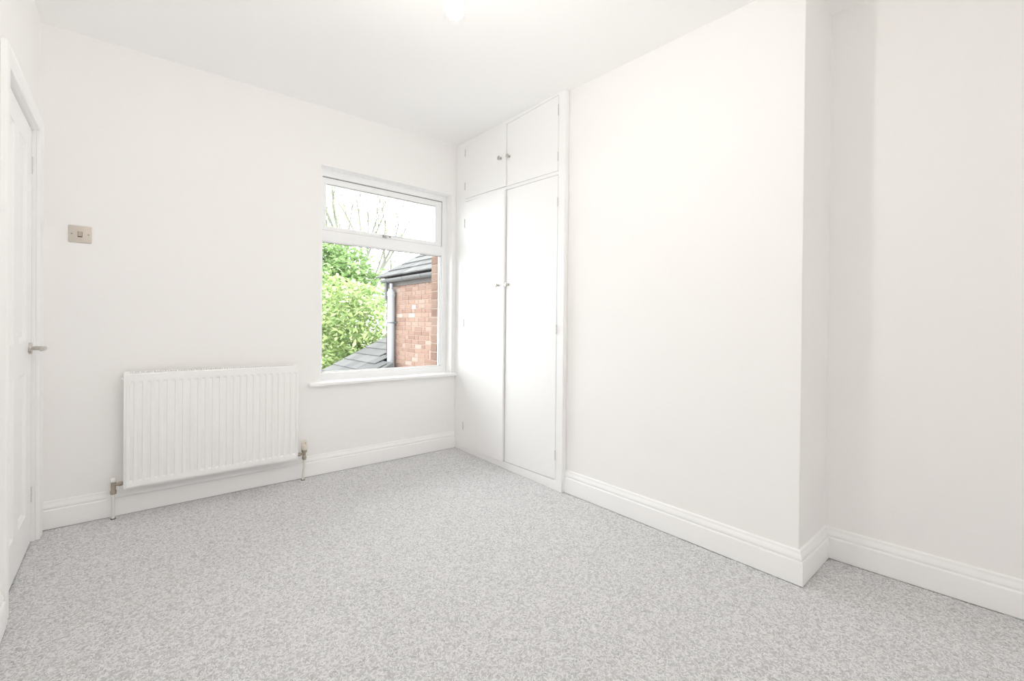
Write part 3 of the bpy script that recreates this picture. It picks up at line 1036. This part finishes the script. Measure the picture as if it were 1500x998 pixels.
mb.build('roof_base', M['slate'], lean)

# unseen ground below, given a pale colour to bounce light indoors
mb = MB()
mb.box((-30, 0.4, -3.2), (60, 90, -3.0))
tag(mb.build('ground', M['yard']), 'unseen yard far below the window made pale to bounce light', 'ground', kind='structure')

# ------------------------------------------------------------------ trees
def leaves_mesh(name, pts, size, mat):
    verts, faces = [], []
    for p in pts:
        s = size * random.uniform(0.6, 1.3)
        e = Euler((random.uniform(-0.9, 0.9), random.uniform(-0.9, 0.9), random.uniform(0, 6.283)))
        q = e.to_matrix()
        i = len(verts)
        for v in ((-s, 0, 0), (-0.1 * s, -0.42 * s, 0.06 * s), (s, 0, -0.1 * s), (-0.1 * s, 0.42 * s, 0.06 * s)):
            verts.append(Vector(p) + q @ Vector(v))
        faces.append((i, i + 1, i + 2, i + 3))
    me = bpy.data.meshes.new(name)
    me.from_pydata([tuple(v) for v in verts], [], faces)
    me.materials.append(mat)
    return me
def grow(mb, p, d, length, rad, depth, tips, spread=0.5, up=0.25, seg=5):
    pts = [p.copy()]
    rads = [rad]
    q = p.copy()
    n = 4
    for i in range(n):
        d = (d + Vector((random.uniform(-1, 1), random.uniform(-1, 1), random.uniform(-0.5, 1))) * 0.13 + Vector((0, 0, up * 0.12))).normalized()
        q = q + d * (length / n)
        pts.append(q.copy())
        rads.append(rad * (1 - 0.3 * (i + 1) / n))
        if depth <= 2:
            tips.append((q.copy(), depth))
    mb.tube(pts, rads, seg)
    if depth > 0:
        k = 3 if depth > 1 else 2
        for i in range(k):
            base = pts[random.choice((2, 3, 4))] if i else pts[-1]
            nd = (d + Vector((random.uniform(-1, 1), random.uniform(-1, 1), random.uniform(-0.3, 0.8))) * spread + Vector((0, 0, up * 0.3))).normalized()
            grow(mb, base, nd, length * random.uniform(0.62, 0.82), rads[-1] * 0.74, depth - 1, tips, spread, up, max(4, seg - 1))

def tree(name, base, label, height, trunk_r, depth, spread, up, leaf_n, leaf_size, leaf_mat_, bark, seed, cluster=0.35, cat='tree', lean_v=(0, 0, 1), length=None, group=None):
    random.seed(seed)
    root = empty(name, base)
    tag(root, label, cat, group)
    tips = []
    mb = MB()
    grow(mb, Vector((0, 0, 0)), Vector(lean_v).normalized(), length or height * 0.36, trunk_r, depth, tips, spread, up, 7)
    mb.build('trunk', bark, root, True)
    pts = []
    for _ in range(leaf_n):
        t, dd = random.choice(tips)
        pts.append(t + Vector((random.gauss(0, cluster), random.gauss(0, cluster), random.gauss(0, cluster * 0.8))))
    me = leaves_mesh('foliage', pts, leaf_size, leaf_mat_)
    o = bpy.data.objects.new('foliage', me)
    COL.objects.link(o)
    o.parent = root
    tag(o, kind='stuff')
    return root

def bush(name, base, label, blobs, n, size, mat, bark, seed, cat='bush'):
    """dense crown built of leaf shells on overlapping blobs"""
    random.seed(seed)
    root = empty(name, base)
    tag(root, label, cat)
    pts = []
    tot = sum(b[3] ** 2 for b in blobs)
    for (bx, by, bz, br) in blobs:
        for _ in range(int(n * br * br / tot)):
            v = Vector((random.gauss(0, 1), random.gauss(0, 1), random.gauss(0, 1))).normalized()
            rr = br * (random.uniform(0.72, 1.06) if random.random() < 0.8 else random.uniform(0.3, 1.15))
            lump = 1 + 0.16 * math.sin(5 * v.x + bx) * math.sin(6 * v.z + by) + 0.10 * math.sin(11 * v.y + 3 * v.z)
            pts.append(Vector((bx, by, bz)) + v * rr * lump)
    me = leaves_mesh('foliage', pts, size, mat)
    o = bpy.data.objects.new('foliage', me)
    COL.objects.link(o)
    o.parent = root
    tag(o, kind='stuff')
    mb = MB()
    for (bx, by, bz, br) in blobs:
        mb.tube([(0, 0, 0), (bx * 0.4, by * 0.4, bz * 0.5), (bx, by, bz)], [0.09, 0.06, 0.015], 7)
    mb.build('trunk', bark, root, True)
    return root

def at(px, py, d):
    v = _fw + _r2 * ((px - 750) / 657.56) + _u2 * ((479.5 - py) / 657.56)
    return CAM + v * d
b0 = at(505, 500, 11.5)
base = (b0.x, b0.y, -3.0)
blobs = []
for px, py, d, r in ((500, 520, 11.2, 1.1), (475, 470, 11.6, 0.95), (520, 470, 11.4, 0.85), (548, 490, 11.6, 0.75), (440, 520, 11.4, 1.2), (500, 440, 12, 0.65), (535, 445, 12, 0.55),
                     (480, 570, 11, 1.3), (550, 540, 11.2, 1.0), (470, 425, 12.2, 0.6), (510, 610, 11, 1.5), (590, 560, 12.4, 1.0), (400, 480, 12, 1.3)):
    p_ = at(px, py, d)
    blobs.append((p_.x - base[0], p_.y - base[1], p_.z + 3.0, r))
bush('lime_green_bush', base, 'large lime green leafy shrub filling the lower left of the window view', blobs, 16000, 0.085, M['leaf_lime'], M['bark'], 11)
p_ = at(492, 395, 15.5)
base = (p_.x, p_.y, -3.0)
blobs = []
for px, py, d, r in ((480, 395, 15.5, 0.85), (505, 380, 15.8, 0.75), (522, 400, 15.5, 0.7), (470, 370, 16, 0.8), (455, 400, 15.5, 1.0), (500, 420, 15, 0.9), (545, 425, 15.6, 0.75), (440, 370, 16, 1.0)):
    q = at(px, py, d)
    blobs.append((q.x - base[0], q.y - base[1], q.z + 3.0, r))
bush('green_tree', base, 'mid green leafy tree rising behind the lime green shrub', blobs, 5200, 0.12, M['leaf_green'], M['bark'], 5, 'tree')
for i, (px, d, h, lab, sd, lv, n) in enumerate((
        (499, 22, 10.6, 'pale half bare tree with upright branches seen in the top light', 21, (0.0, 0, 1), 1500),
        (526, 25, 10.4, 'slim half bare tree leaning right beside the upright one', 33, (0.03, 0, 1), 1200),
        (583, 33, 8.2, 'thin bare tree in the gap left of the house roof', 44, (0.05, 0, 1), 330),
        (618, 41, 9.2, 'spindly bare tree directly above the gutter end', 52, (0.0, 0, 1), 300))):
    q = at(px, 480, d)
    tree('bare_tree', (q.x, q.y, -3.0), lab, h, 0.24, 4, 0.42, 0.55, n, 0.075, M['leaf_pale'], M['bark2'], sd, 0.22, 'tree', lv, length=h * 0.46, group='half bare trees beyond the garden')
